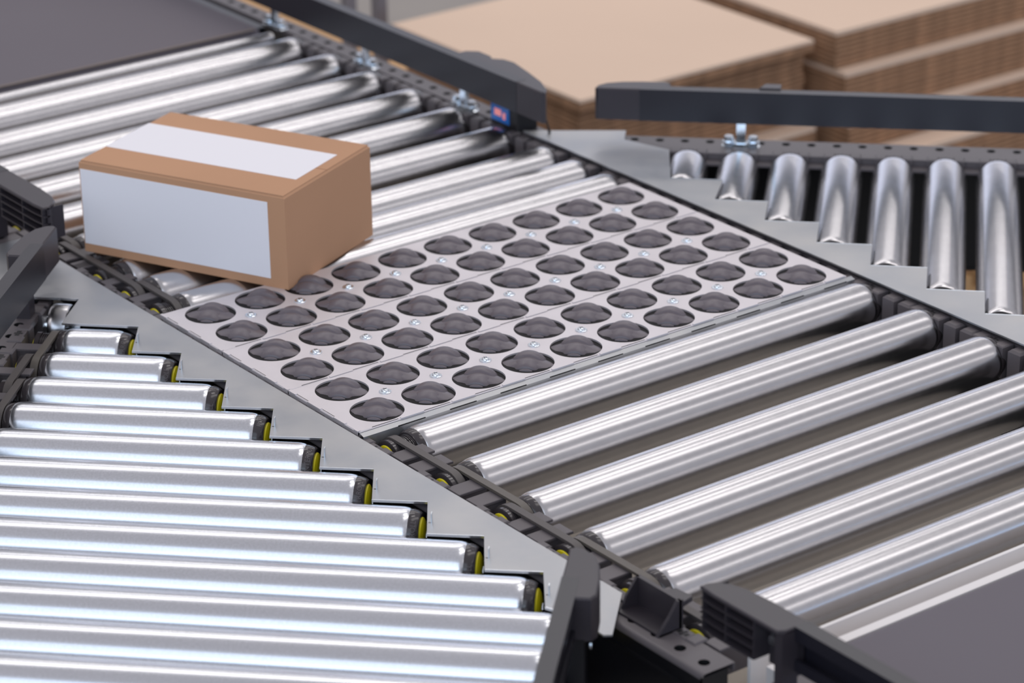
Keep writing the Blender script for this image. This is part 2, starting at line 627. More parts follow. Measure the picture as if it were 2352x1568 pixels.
for k, y in enumerate(YD):
    roller('%s smooth zinc roller downstream of the round-hole wheel plates, counted from the plates' % NTH[k],
           'rollers of the main conveyor', XT, y, 0, TUBE_L, 'zinc_tube')
names_u = ['smooth zinc roller touching the back edge of the wheel plates',
           'second smooth zinc roller behind the wheel plates', 'third smooth zinc roller behind the wheel plates']
for k, y in enumerate(YU):
    lab = names_u[k] if k < 3 else '%s smooth zinc roller upstream behind the wheel plates, counted away from the plates' % NTH[k]
    roller(lab, 'rollers of the main conveyor', XT, y, 0, TUBE_L, 'zinc_tube')

# left branch rollers, axes along (1,-1)/sqrt2
SL0 = -2.28
for n in range(1, 17):
    t = NL0 - n
    # the staircase edge lies on x = -1.36 : s - coordinate of the tube end
    s_end = min(7.23, 1.0 * n * 1.0 - 2.06)
    s_end = min(7.23, (-1.60) / R2 - t)         # point x=-1.60 on this axis: s = x*sqrt2 - t
    L = s_end - SL0
    x, y = from_st(SL0, t)
    if n == 1:
        lab = 'shortest yellow-capped roller of the left branch, below the stub wheel'
    elif n == 9:
        lab = 'longest left branch roller whose yellow cap is still visible, beside the bottom guide'
    elif n < 9:
        lab = '%s yellow-capped roller of the left branch, counted from the shortest' % NTH[n - 1]
    else:
        lab = '%s left branch roller counted from the shortest, running under the bottom guide' % NTH[min(n - 1, 14)]
        if n == 16:
            lab = 'nearest left branch roller at the bottom edge of the picture'
    roller(lab, 'rollers of the left branch', x, y, -PI / 4, L, 'zinc_tube_grainy', head=True,
           embossed=n if n < 10 else False)

# right branch rollers, axes along (1,1)/sqrt2, local x from near end to far end
for n in range(-1, 8):
    w = WR0 + n
    s0 = 6.50 - n + 0.12
    L = 9.12 - s0
    x, y = (w + s0) * R2, (s0 - w) * R2
    lab = '%s bare roller of the right branch, counted from the left' % NTH[n + 1] if n > -1 else 'shortest stub-like roller of the right branch beside the triangular plate tip'
    roller(lab, 'rollers of the right branch', x, y, PI / 4, L, 'zinc_tube', head=False, right_seal=False)

# stub wheels at the beginning of the two branches
stub_me = MB().lathe([(0, 0.30), (0, 0.385), (0.03, 0.405), (0.10, 0.41), (0.26, 0.41), (0.32, 0.405), (0.34, 0.385), (0.34, 0.33), (0.28, 0.31), (0.28, 0.0)], 48).mesh('wheel_rim', 'zinc_tube')
x, y = from_st(-2.84, NL0 + 0.06)
o = thing('stub_wheel', 'small zinc stub wheel in the first notch of the left steel plate', 'wheel', (x, y, -RAD), -PI / 4)
part('wheel_rim', stub_me, o)
part('axle', MB().lathe([(-0.6, 0.08), (0.5, 0.08)], 12).mesh('axle', 'bright_zinc'), o)
part('collar', MB().lathe([(-0.14, 0.10), (-0.14, 0.2), (-0.02, 0.2), (-0.02, 0.1)], 24).mesh('collar', 'bright_zinc'), o)
w0 = WR0 - 2.0
o = thing('stub_wheel', 'bright zinc stub wheel half hidden by the right steel plate near its tip', 'wheel',
          ((w0 + 8.72) * R2, (8.72 - w0) * R2, -RAD), PI / 4)
part('wheel_rim', stub_me, o)
part('axle', MB().lathe([(-0.3, 0.08), (0.8, 0.08)], 12).mesh('axle', 'bright_zinc'), o)


# ================================================================ ribbed drive belts
def belt_loop_mesh(pitch, width=0.13, r=0.318, th=0.045, x_a=0.0, x_b=0.0):
    """closed loop round two heads: one at y=0 (lateral x_a), one at y=-pitch (lateral x_b)"""
    path = []
    n = 14
    for k in range(n + 1):                      # around head A (y=0), back side
        a = -PI / 2 + PI * k / n
        path.append((0 + math.cos(a), math.sin(a), 0))
    top = []
    pts = []
    for k in range(n + 1):
        a = PI / 2 - PI * k / n
        pts.append(('A', a))
    for k in range(n + 1):
        a = -PI / 2 - PI * k / n
        pts.append(('B', a))
    vs = []
    for which, a in pts:
        cy = 0.0 if which == 'A' else -pitch
        cx = x_a if which == 'A' else x_b
        for rr, xx in ((r, -width / 2), (r, width / 2), (r + th, width / 2), (r + th, -width / 2)):
            vs.append((cx + xx, cy + rr * math.cos(a), rr * math.sin(a)))
    m_ = len(pts)
    fs = []
    for i in range(m_):
        j = (i + 1) % m_
        for q in range(4):
            q2 = (q + 1) % 4
            fs.append((i * 4 + q, i * 4 + q2, j * 4 + q2, j * 4 + q))
    return MB().add(vs, fs)


bm_main = belt_loop_mesh(1.5).mesh('ribbed_belt', 'rib_belt')
bm_main_b = belt_loop_mesh(1.5).mesh('ribbed_belt', 'rib_belt_brown')
bm_up = belt_loop_mesh(1.515).mesh('ribbed_belt', 'rib_belt')
bm_short = belt_loop_mesh(1.0).mesh('ribbed_belt', 'rib_belt')
bm_spur = belt_loop_mesh(1.0).mesh('ribbed_belt', 'rib_belt')
bm_spur_b = belt_loop_mesh(1.0).mesh('ribbed_belt', 'rib_belt_brown')
XA, XB = XT - 0.36, XT - 0.20
for k in range(5):
    thing('ribbed_belt', 'black ribbed belt joining the %s and %s downstream rollers at their left ends' % (NTH[k], NTH[k + 1]),
          'drive belt', (XA if k % 2 == 0 else XB, YD[k], -RAD), 0, 'drive belts of the main conveyor', bm_main if k % 2 == 0 else bm_main_b)
for k in range(3, 8):
    thing('ribbed_belt', 'ribbed belt joining the %s and %s rollers upstream, at the left frame' % (NTH[k], NTH[k + 1]),
          'drive belt', (XA if k % 2 == 0 else XB, YU[k + 1], -RAD), 0, 'drive belts of the main conveyor', bm_up)
for k in range(2):
    thing('ribbed_belt', 'ribbed belt joining the %s and %s rollers just behind the wheel plates' % (NTH[k], NTH[k + 1]),
          'drive belt', (XA if k % 2 else XB, YU[k + 1], -RAD), 0, 'drive belts of the main conveyor', bm_short)
thing('ribbed_belt', 'ribbed belt joining the third and fourth rollers behind the wheel plates', 'drive belt', (XA, YU[3], -RAD), 0,
      'drive belts of the main conveyor', bm_main)
for n in range(1, 15):
    t = NL0 - n
    sx = SL0 - (0.20 if n % 2 == 1 else 0.36)
    x, y = from_st(sx, t)
    thing('ribbed_belt', 'ribbed belt joining the %s and %s left branch rollers beside the perforated frame' % (NTH[n - 1], NTH[n]),
          'drive belt', (x, y, -RAD), -PI / 4, 'drive belts of the left branch', bm_spur_b if n == 1 else bm_spur)

# ================================================================ wheel field: three cassettes
HOLE = 0.438
mb = MB()
X0, X1 = -0.68, 9.60
Y0, Y1 = 0.50, -1.49
for i in range(10):
    for j in range(2):
        x0 = X0 if i == 0 else i - 0.5
        x1 = X1 if i == 9 else i + 0.5
        y1 = Y0 if j == 0 else -0.5
        y0 = -0.5 if j == 0 else Y1
        mb.holed_cell(x0, x1, y0, y1, i, -j, HOLE, 0, -0.035, seg=56)
# turned-down edges
mb.add([(X0, Y1, 0), (X1, Y1, 0), (X1, Y1 - 0.015, -0.015), (X0, Y1 - 0.015, -0.015), (X1, Y1 - 0.015, -0.30), (X0, Y1 - 0.015, -0.30)],
       [(0, 3, 2, 1), (3, 5, 4, 2)])
mb.add([(X0, Y0, 0), (X1, Y0, 0), (X1, Y0 + 0.015, -0.30), (X0, Y0 + 0.015, -0.30)], [(0, 1, 2, 3)])
mb.add([(X0, Y0, 0), (X0, Y1, 0), (X0 - 0.015, Y1, -0.015), (X0 - 0.015, Y0, -0.015), (X0 - 0.015, Y1, -0.32), (X0 - 0.015, Y0, -0.32)],
       [(0, 3, 2, 1), (3, 5, 4, 2)])
mb.add([(X1, Y0, 0), (X1, Y1, 0), (X1 + 0.015, Y1, -0.32), (X1 + 0.015, Y0, -0.32)], [(0, 1, 2, 3)])
plate_me = mb.mesh('cover_plate', 'cover_steel', ang=30)
# raised lips and slots along the plate borders
mb = MB()
for i in range(10):
    x = i + 0.12
    if i < 10:
        mb.box(x, x + 0.44, Y1 - 0.022, Y1 + 0.030, -0.02, 0.012)
for (ya, yb) in ((0.30, 0.50), (-0.42, -0.05), (-1.12, -0.80), (-1.49, -1.38)):
    mb.box(X0 - 0.022, X0 + 0.03, ya, yb, -0.02, 0.010)
lip_me = mb.mesh('edge_lip', 'cover_steel', smooth=False)
mb = MB()
for i in range(-1, 10):
    x = i + 0.58
    if x + 0.50 > X1: continue
    mb.box(max(x, X0 + 0.05), x + 0.50, Y1 + 0.004, Y1 + 0.020, -0.01, 0.002)
for (ya, yb) in ((-0.05, 0.30), (-0.80, -0.44)):
    mb.box(X0 + 0.012, X0 + 0.022, ya, yb, -0.01, 0.002)
slot_me = mb.mesh('edge_slot', 'dark_gap', smooth=False)
# pan-head screw with washer flange and cross recess
mb = MB()
mb.lathe([(0, 0.102), (0.012, 0.102), (0.018, 0.094), (0.018, 0.062), (0.030, 0.058), (0.046, 0.045), (0.052, 0.028), (0.052, 0.0)], 20, 'Z')
for a in (0.3, 0.3 + PI / 2):
    ca, sa = math.cos(a), math.sin(a)
    q = [(-0.036, -0.007), (0.036, -0.007), (0.036, 0.007), (-0.036, 0.007)]
    mb.prism([(c * ca - d * sa, c * sa + d * ca) for c, d in q], 0.0, 0.0535, 1)
screw_me = mb.mesh('screw', ['bright_zinc', 'frame_side'])
# swivelling wheel: stepped barrel, axis along its local x (steered towards the right branch)
mb = MB()
mb.lathe([(-0.315, 0.0), (-0.315, 0.175), (-0.30, 0.205), (-0.275, 0.208), (-0.268, 0.17), (-0.255, 0.17), (-0.25, 0.225), (-0.235, 0.243),
          (-0.17, 0.268), (-0.10, 0.290), (-0.05, 0.298), (-0.015, 0.288), (0.0, 0.268), (0.015, 0.268), (0.035, 0.31), (0.08, 0.328), (0.16, 0.332),
          (0.235, 0.322), (0.275, 0.29), (0.28, 0.0)], 48)
wheel_me = mb.mesh('swivel_wheel', 'rubber', ang=65)
mb = MB()
mb.lathe([(-0.03, 0.447), (-0.12, 0.43), (-0.26, 0.42), (-0.60, 0.40), (-0.62, 0.0)], 40, 'Z')
cup_me0 = mb.mesh('wheel_cup', 'cup_plastic', ang=50)
# bell-shaped bridge left and right of the wheel
mb = MB()
NT, prof_s = 24, [(-0.24, -0.30), (-0.20, -0.08), (-0.13, -0.02), (0.0, 0.0), (0.12, -0.015), (0.26, -0.05), (0.40, -0.10)]
vs = []
for k in range(NT + 1):
    t_ = -0.425 + 0.85 * k / NT
    lim = math.sqrt(max(0.0, 0.432 ** 2 - t_ ** 2))
    zc = -0.030 + 0.115 * math.exp(-(t_ / 0.25) ** 2)
    for (sv, dz) in prof_s:
        sv = max(-lim, min(lim, sv))
        vs.append((sv, t_, zc + dz))
n_ = len(prof_s)
fs = [(k * n_ + q, (k + 1) * n_ + q, (k + 1) * n_ + q + 1, k * n_ + q + 1)[::-1] for k in range(NT) for q in range(n_ - 1)]
mb.add(vs, fs)
sad_me = mb.mesh('wheel_bridge', 'rubber', ang=80)
desc = ['back', 'middle', 'front']
for c in range(3):
    oy = -2.02 * c
    root = thing('wheel_cassette', '%s of the three light grey plates with twenty black wheels and nine screws' % desc[c],
                 'sorter module', (0, oy, 0), 0, 'round-hole wheel plates of the diverter')
    part('cover_plate', plate_me, root)
    part('edge_lip', lip_me, root)['kind'] = 'stuff'
    part('edge_slot', slot_me, root)['kind'] = 'stuff'
    for i in range(10):
        for j in range(2):
            part('swivel_wheel', wheel_me, root, (i, -j, -0.205), PI / 4)
            part('wheel_bridge', sad_me, root, (i, -j, 0), PI / 4)
            part('wheel_cup', cup_me0, root, (i, -j, 0))
    for i in range(9):
        part('screw', screw_me, root, (i + 0.5, -0.5, 0))
    hb = MB().box(X0 + 0.03, X1 - 0.03, Y1 + 0.02, Y0 - 0.02, -2.0, -0.64).mesh('drive_housing', 'frame_side', smooth=False)
    part('drive_housing', hb, root)
# galvanised front profile of the module
mb = MB()
mb.add([(X0 + 0.0, -5.56, -0.02), (X1 + 0.1, -5.56, -0.02), (X1 + 0.1, -5.66, -0.05), (X0, -5.66, -0.05), (X0, -5.68, -0.9), (X1 + 0.1, -5.68, -0.9)],
       [(0, 3, 2, 1), (3, 4, 5, 2)])
for i in range(10):
    mb.box(i - 0.02, i + 0.50, -5.667, -5.655, -0.056, -0.040, 1)
o = thing('module_profile', 'slotted galvanised edge strip between the front wheel plate and the first downstream roller', 'metal strip', (0, 0, 0), 0,
          None, mb.mesh('module_profile', ['galvanised', 'dark_gap'], smooth=False))

# ================================================================ galvanised transition plates
def stair_plate(name, label, poly, notches, rz_clip):
    root = thing(name, label, 'metal plate', (0, 0, 0))
    mb = MB().prism(poly, -0.03, 0.0)
    part('sheet', mb.mesh('sheet', 'galvanised', smooth=False), root)
    for (a, b) in notches:
        a = Vector(a); b = Vector(b)
        d = (b - a).normalized()
        nn = Vector((-d.y, d.x)) * 0.012
        q = [a + nn, b + nn, b - nn, a - nn]
        mb = MB().prism([(v.x, v.y) for v in q], -0.034, 0.002)
        part('folded_edge', mb.mesh('folded_edge', 'galvanised_edge', smooth=False), root)
    return root


polyL = [(-0.83, 6.2), (-2.70, 4.3), (-2.60, 2.75), (-2.3, 2.87)]
polyL = [(-0.83, 5.2), (-1.35, 5.2), (-2.55, 3.30), (-2.53, 3.08)]
flL = []
# top edge of the first notch runs along the roller direction to (-1.46, 2.02)
a0 = (-2.49, 3.05); a1 = (-1.44, 2.00)
polyL += [a0, a1]
flL.append((a0, a1))
prev = a1
inn = (-2.20, 1.24)
polyL += [inn, (-1.25, 0.29)]
flL.append((inn, (-1.25, 0.29)))
for k in range(9):
    o_y = 0.29 - 1.4142 * k
    i1 = (-1.25 - 0.61, o_y - 0.84)
    i2 = (-1.25, o_y - 1.4142)
    if k == 8:
        polyL += [i1, (-1.70, -12.30), (-1.72, -12.98), (-1.62, -13.05), (-0.77, -12.20)]
        flL.append((i1, (-1.70, -12.30)))
        break
    polyL += [i1, i2]
    flL.append((i1, i2))
plL = stair_plate('transition_plate', 'galvanised steel plate with saw-tooth edge between the left branch and the main conveyor', polyL, flL, 0)
# axle clips: little zinc tab standing beside each roller end
mb = MB()
mb.box(-0.008, 0.008, -0.03, 0.05, -0.20, 0.15)
mb.box(-0.045, 0.010, -0.03, -0.01, -0.06, 0.0)
mb.box(-0.055, -0.035, -0.05, 0.05, -0.10, -0.03)
tab_me = mb.mesh('axle_clip', 'galvanised_edge')
for k in range(9):
    o_y = 0.29 - 1.4142 * k
    part('axle_clip', tab_me, plL, (-1.59, o_y - 0.58, 0), -PI / 4)

polyR = [(9.83, 4.15), (9.80, -19.0)]
WRX, WRY = 10.27, -1.21
stairs = []
for k in range(-1, 9):
    P = (WRX + (0.10 if k == -1 else 0), WRY - 1.41 * k)
    Q = (P[0] + 0.70, P[1] - 0.71)
    stairs.append((P, Q))
pts = [(11.42, 2.86), (11.06, 2.46), (11.36, 1.44)]
seq = [(9.83, 4.15)] + pts
flR = []
for (P, Q) in stairs:
    seq += [P, Q]
    flR.append((P, Q))
seq += [(stairs[-1][1][0] - 0.7, stairs[-1][1][1] - 0.7), (9.83, stairs[-1][1][1] - 0.7)]
plR = stair_plate('transition_plate', 'galvanised steel plate with saw-tooth edge between the main conveyor and the right branch', seq, flR, 0)

# ================================================================ guide rails
RZ0, RZ1 = 0.48, 1.12
CAP_A = [(0.0, 0.47), (0.0, 0.34), (0.08, 0.22), (0.22, 0.11), (0.45, 0.04), (0.9, 0.0), (1.62, 0.0), (1.62, 0.40), (1.55, 0.50), (0.3, 0.50)]
CAP_LONG = [(p[0] if p[0] < 1.0 else p[0] + 0.55, p[1]) for p in CAP_A]
CAP_B = [(0.0, 0.06), (0.06, 0.0), (1.45, 0.0), (1.45, 0.45), (1.32, 0.52), (0.9, 0.51), (0.5, 0.46), (0.2, 0.36), (0.03, 0.2)]
CAP_C = [(0.0, 0.06), (0.06, 0.0), (3.15, 0.0), (3.15, 0.42), (2.95, 0.62), (2.55, 0.62), (2.4, 0.54), (2.2, 0.70), (1.9, 0.74), (1.2, 0.58), (0.6, 0.42), (0.2, 0.24)]


def guide(name, label, origin, rz, L, cap, side=1, ribbed=False, supports=(), rail_mat='rail_black'):
    """local +x from the tip back along the rail, local y*side outward"""
    root = thing(name, label, 'guide rail', (origin[0], origin[1], 0), rz)
    sg = side
    cap_l = max(p[0] for p in cap)
    # shell
    pl = [(p[0], p[1] * sg) for p in cap]
    sh = cap_l - 1.62
    if ribbed:
        mb = MB().prism(pl, RZ1 - 0.05, RZ1, 0, 0.018)
        # thin face wall following the inner side
        inner = [p for p in cap if p[1] < 0.36 and p[0] < cap_l + 0.01]
        inner = sorted(inner)
        wall = [(p[0], p[1] * sg) for p in inner] + [(p[0], (p[1] + 0.05) * sg) for p in inner[::-1]]
        mb.prism(wall, RZ0, RZ1 - 0.03)
        part('end_cap', mb.mesh('end_cap', 'black_plastic', ang=30), root)
        for k in range(4):
            z = RZ0 + 0.02 + 0.145 * k
            q = [(min(p[0], 1.08 + sh), p[1] * sg * (0.97 if p[1] > 0.3 else 1)) for p in cap]
            q2 = []
            for v in q:
                if not q2 or (abs(v[0] - q2[-1][0]) + abs(v[1] - q2[-1][1])) > 1e-4:
                    q2.append(v)
            part('rib', MB().prism(q2, z - 0.012, z + 0.012).mesh('rib', 'black_plastic', smooth=False), root)
        for lx in (0.06, 0.52 + sh / 2, 1.08 + sh):
            mb = MB().box(lx - 0.012, lx + 0.012, min(0.04 * sg, 0.47 * sg), max(0.04 * sg, 0.47 * sg), RZ0, RZ1 - 0.04)
            part('rib', mb.mesh('rib', 'black_plastic', smooth=False), root)
        # clamp boss with bolt
        a, b = sorted((0.0 * sg, 0.20 * sg))
        part('clamp_boss', MB().box(1.09 + sh, 1.60 + sh, a, b, RZ0 - 0.12, RZ1 - 0.04).mesh('clamp_boss', 'black_plastic', smooth=False), root)
        a, b = sorted((0.18 * sg, 0.46 * sg))
        part('clamp_boss', MB().box(1.48 + sh, 1.62 + sh, a, b, ZT + 0.02, RZ1 - 0.04).mesh('clamp_boss', 'black_plastic', smooth=False), root)
        bb = MB()
        if sg > 0:
            bb.lathe([(0.20, 0.125), (0.235, 0.125), (0.235, 0.085), (0.33, 0.085), (0.33, 0.0)], 6, 'Y', (1.29 + sh, 0, 0.80))
            bb.lathe([(0.20, 0.13), (0.23, 0.13), (0.23, 0.0)], 24, 'Y', (1.29 + sh, 0, 0.80))
        else:
            bb.lathe([(-0.33, 0.0), (-0.33, 0.085), (-0.235, 0.085), (-0.235, 0.125), (-0.20, 0.125)], 6, 'Y', (1.29 + sh, 0, 0.80))
            bb.lathe([(-0.23, 0.0), (-0.23, 0.13), (-0.20, 0.13)], 24, 'Y', (1.29 + sh, 0, 0.80))
        part('hex_bolt', bb.mesh('hex_bolt', 'bright_zinc'), root, label='bright hexagon bolt')
    else:
        mb = MB().prism(pl, RZ0, RZ1, 0, 0.025)
        part('end_cap', mb.mesh('end_cap', 'black_plastic', ang=30), root)
    # rail profile: C-section open to the outside
    x0 = cap_l - 0.02 if ribbed else 0.88
    mb = MB()

    def bx(w0, w1, z0, z1):
        a, b = sorted((w0 * sg, w1 * sg))
        mb.box(x0, L, a, b, z0, z1)
    off = 0.0 if ribbed else -0.006
    bx(off, 0.05, RZ0 - 0.003, RZ1 + 0.003)
    bx(0.05, 0.24, RZ1 - 0.07, RZ1 + 0.003)
    bx(0.05, 0.24, RZ0 - 0.003, RZ0 + 0.07)
    bx(0.19, 0.24, RZ1 - 0.20, RZ1 - 0.07)
    bx(0.19, 0.24, RZ0 + 0.07, RZ0 + 0.16)
    part('rail', mb.mesh('rail', rail_mat, smooth=False), root)
    for lx in supports:
        bracket(root, lx, sg)
    return root


def bracket(root, lx, sg):
    """zinc bracket: flat foot with two hexagon bolts and a post up to the rail"""
    cy = 0.40 * sg
    foot = MB().box(lx - 0.38, lx + 0.38, cy - 0.12, cy + 0.12, ZT, ZT + 0.05, 0, 0.04)
    p_ = MB()
    p_.box(lx - 0.09, lx + 0.09, cy - 0.05, cy + 0.05, ZT + 0.05, RZ0 + 0.45)
    p_.box(lx - 0.09, lx + 0.09, min(0.22 * sg, cy), max(0.22 * sg, cy), RZ0 + 0.2, RZ0 + 0.4)
    part('bracket_foot', foot.mesh('bracket_foot', 'bright_zinc'), root)
    part('post', p_.mesh('post', 'bright_zinc', smooth=False), root)
    for dx in (-0.24, 0.24):
        bb = MB()
        bb.lathe([(ZT + 0.05, 0.125), (ZT + 0.09, 0.125), (ZT + 0.09, 0.0)], 20, 'Z', (lx + dx, cy, 0))
        bb.lathe([(ZT + 0.09, 0.095), (ZT + 0.19, 0.095), (ZT + 0.20, 0.08), (ZT + 0.20, 0.0)], 6, 'Z', (lx + dx, cy, 0))
        part('hex_bolt', bb.mesh('hex_bolt', 'bright_zinc'), root)


# main conveyor right rail (upper middle of the picture)
g1 = guide('guide_rail', 'long black guide rail with rounded humped end, above the small blue-faced sensor', (9.54, 3.10), PI / 2, 28, CAP_C, side=-1,
           supports=(3.2, 6.8, 10.4))
# right branch rail
g2 = guide('guide_rail', 'long black guide rail above the right branch frame, in front of the cardboard',
           ((5.52 + 9.35) * R2, (9.35 - 5.52) * R2), -PI / 4, 18, CAP_B, side=1, supports=(2.85, 10.2))
# main left rail, upstream piece (tip points to the wheel plates)
g3 = guide('guide_rail', 'black guide end with ribbed back at the left picture edge, pointing at the cardboard box', (-0.68, 3.66), PI / 2, 24, CAP_LONG, side=1, ribbed=True)
# main left rail, downstream piece
g4 = guide('guide_rail', 'black guide rail with ribbed cap and bolt at the bottom right, beside the dark belt', (-0.67, -14.30), -PI / 2, 16, CAP_A, side=-1, ribbed=True)
# left branch rails
x, y = from_st(-2.90, 0.98)
g5 = guide('guide_rail', 'black guide rail at the left picture edge above the perforated frame of the left branch', (x, y), math.radians(225), 18, CAP_B, side=-1)
x, y = from_st(7.47, -10.0)
g6 = guide('guide_rail', 'black guide rail with rounded cap at bottom centre, ending the left branch rollers', (x, y), math.radians(225), 14, CAP_B, side=1)
# post under the bottom centre rail
mb = MB()
mb.box(1.18, 1.45, 0.08, 0.36, ZT - 0.6, RZ0 + 0.02)
mb.prism([(1.18, 0.08), (1.45, 0.08), (1.75, 0.36), (1.18, 0.36)], ZT - 0.62, ZT - 0.3)
part('post', mb.mesh('post', 'frame_side', smooth=False), g6)
bb = MB().lathe([(0.42, 0.07), (0.45, 0.07), (0.45, 0.0)], 12, 'Y', (1.3, 0, RZ0 - 0.12))
part('hex_bolt', bb.mesh('hex_bolt', 'bright_zinc'), g6)
# post for the upstream left rail, and right rail seat
part('post', MB().box(1.0, 1.3, -0.45, -0.2, ZT, RZ0 + 0.02).mesh('post', 'black_plastic', smooth=False), g5)
# flat cover clip on top of the right rail
mb = MB().prism([(3.20, 0.22), (3.62, 0.22), (3.62, 0.50), (3.30, 0.50)], RZ1 - 0.03, RZ1 + 0.03, 0, 0.01)
part('rail_clip', mb.mesh('rail_clip', 'black_plastic', smooth=False), g2)

# ================================================================ corner shield on the left frame near the bottom
mb = MB()
# wall along y (x about -0.66), return leg at the near end, sloping outer edge
mb.prism([(-0.70, -12.42), (-0.63, -12.42), (-0.63, -13.36), (-0.70, -13.36)], ZT, 0.34)
mb.add([(-0.66, -13.30, ZT), (-1.08, -13.30, ZT), (-0.86, -13.30, 0.14), (-0.72, -13.30, 0.34), (-0.66, -13.30, 0.34),
        (-0.66, -13.36, ZT), (-1.08, -13.36, ZT), (-0.86, -13.36, 0.14), (-0.72, -13.36, 0.34), (-0.66, -13.36, 0.34)],
       [(0, 1, 2, 3, 4), (9, 8, 7, 6, 5), (1, 6, 7, 2), (2, 7, 8, 3), (3, 8, 9, 4), (0, 5, 6, 1)])
mb.add([(-0.66, -12.42, ZT), (-0.98, -12.42, ZT), (-0.90, -12.42, 0.10), (-0.70, -12.42, 0.34), (-0.66, -12.42, 0.34),
        (-0.66, -12.46, ZT), (-0.98, -12.46, ZT), (-0.90, -12.46, 0.10), (-0.70, -12.46, 0.34), (-0.66, -12.46, 0.34)],
       [(4, 3, 2, 1, 0), (5, 6, 7, 8, 9), (1, 2, 7, 6), (2, 3, 8, 7), (3, 4, 9, 8), (0, 1, 6, 5)])
mb.prism([(-1.05, -12.42), (-0.66, -12.42), (-0.66, -13.36), (-1.05, -13.36)], ZT, ZT + 0.03)
mb.prism([(-0.66, -12.95), (-0.45, -12.98), (-0.42, -13.30), (-0.66, -13.36)], 0.22, 0.30)
thing('corner_shield', 'black plastic corner shield standing on the frame end at bottom centre right', 'shield', (0, 0, 0), 0, None,
      mb.mesh('corner_shield', 'black_plastic', smooth=False))

# ================================================================ photo sensor
o = thing('photo_sensor', 'small black sensor with a blue display under the far guide rail', 'sensor', (9.92, 4.95, ZT), 0)
part('housing', MB().box(-0.10, 0.42, -0.62, 0.30, 0, 0.50, 0, 0.03).mesh('housing', 'sensor_black'), o)
part('display', MB().box(-0.118, -0.10, -0.36, 0.24, 0.10, 0.44).mesh('display', 'display_blue', smooth=False), o, label='blue display face')
part('digits', MB().box(-0.124, -0.118, -0.10, 0.12, 0.22, 0.36).box(-0.124, -0.118, -0.24, -0.16, 0.18, 0.32).mesh('digits', 'display_red', smooth=False), o)
part('cable', MB().tube([(0.2, -0.60, 0.32), (0.25, -0.85, 0.42), (0.25, -1.1, 0.36), (0.22, -1.25, 0.15), (0.2, -1.3, -0.1)], 0.03).mesh('cable', 'sensor_black'), o)

# ================================================================ belt conveyors
def belt_conveyor(label, y_edge, y_far, cat='conveyor'):
    root = thing('belt_conveyor', label, cat, (0, y_edge, 0))
    d = 1 if y_far > y_edge else -1
    L = abs(y_far - y_edge)
    r = 0.22
    vs = []
    n = 10
    prof = []
    for k in range(n + 1):
        a = PI / 2 + PI * k / n
        prof.append((r + r * math.cos(a), -0.02 - r + r * math.sin(a)))
    prof = [(L, -0.02)] + prof + [(L, -0.02 - 2 * r)]
    for (yy_, z) in prof:
        vs += [(0.10, yy_ * d, z), (9.42, yy_ * d, z)]
    fs = []
    for i in range(len(prof) - 1):
        f = (2 * i, 2 * i + 1, 2 * i + 3, 2 * i + 2)
        fs.append(f if d < 0 else f[::-1])
    part('belt', MB().add(vs, fs).mesh('belt', 'conveyor_belt', ang=60), root)
    part('bed', MB().box(0.3, 9.3, min(0.3 * d, L * d), max(0.3 * d, L * d), -0.42, -0.05).mesh('bed', 'frame_side', smooth=False), root)
    return root


bc1 = belt_conveyor('dark grey belt conveyor in the top left corner, before the first rollers', 13.30, 27)
part('seam', MB().box(0.12, 9.30, 0.02, 0.10, -0.035, -0.010).mesh('seam', 'belt_edge', smooth=False), bc1)
part('side_strip', MB().box(9.43, 9.68, 0.2, 13.7, -0.5, -0.06).mesh('side_strip', 'frame_side', smooth=False), bc1)
part('side_strip', MB().box(-0.62, 0.09, 0.2, 13.7, -0.5, -0.12).mesh('side_strip', 'frame_black', smooth=False), bc1)
bc2 = belt_conveyor('dark grey belt conveyor in the bottom right corner, after the last roller', -15.02, -30)
part('side_strip', MB().box(-0.66, 0.09, -15, -0.2, -0.5, -0.10).mesh('side_strip', 'frame_black', smooth=False), bc2)
part('side_strip', MB().box(-1.26, -0.67, -15, -0.5, -1.5, -0.14).mesh('side_strip', 'frame_black', smooth=False), bc2)
o = thing('profile_bar', 'narrow white profile bar just after the last downstream roller', 'bar', (0, 0, 0), 0, None,
          MB().box(-0.40, 9.6, -14.50, -14.44, -0.8, -0.13).mesh('profile_bar', 'white_profile', smooth=False))
o = thing('profile_bar', 'wider white profile bar lying against the bottom right belt', 'bar', (0, 0, 0), 0, None,
          MB().box(-0.40, 9.6, -14.98, -14.82, -0.8, -0.13).mesh('profile_bar', 'white_profile', smooth=False))
o = thing('profile_bar', 'zinc transfer bar between the top left belt and the farthest roller', 'bar', (0, 0, 0), 0, None,
          MB().lathe([(0.1, 0.12), (9.5, 0.12)], 24, 'X', (0, 12.98, -0.16)).mesh('profile_bar', 'zinc_tube'))
# belly pans under the roller fields
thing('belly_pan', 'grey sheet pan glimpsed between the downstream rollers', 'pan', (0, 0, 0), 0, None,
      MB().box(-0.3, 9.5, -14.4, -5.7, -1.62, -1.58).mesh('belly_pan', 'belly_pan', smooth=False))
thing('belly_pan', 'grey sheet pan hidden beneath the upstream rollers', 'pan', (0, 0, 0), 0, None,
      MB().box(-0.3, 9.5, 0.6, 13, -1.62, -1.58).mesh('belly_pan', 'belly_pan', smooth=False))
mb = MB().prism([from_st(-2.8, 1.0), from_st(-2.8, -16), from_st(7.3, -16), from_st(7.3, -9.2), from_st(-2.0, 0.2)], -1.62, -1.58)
thing('belly_pan', 'dark sheet pan beneath the left branch rollers', 'pan', (0, 0, 0), 0, None, mb.mesh('belly_pan', 'frame_side', smooth=False))

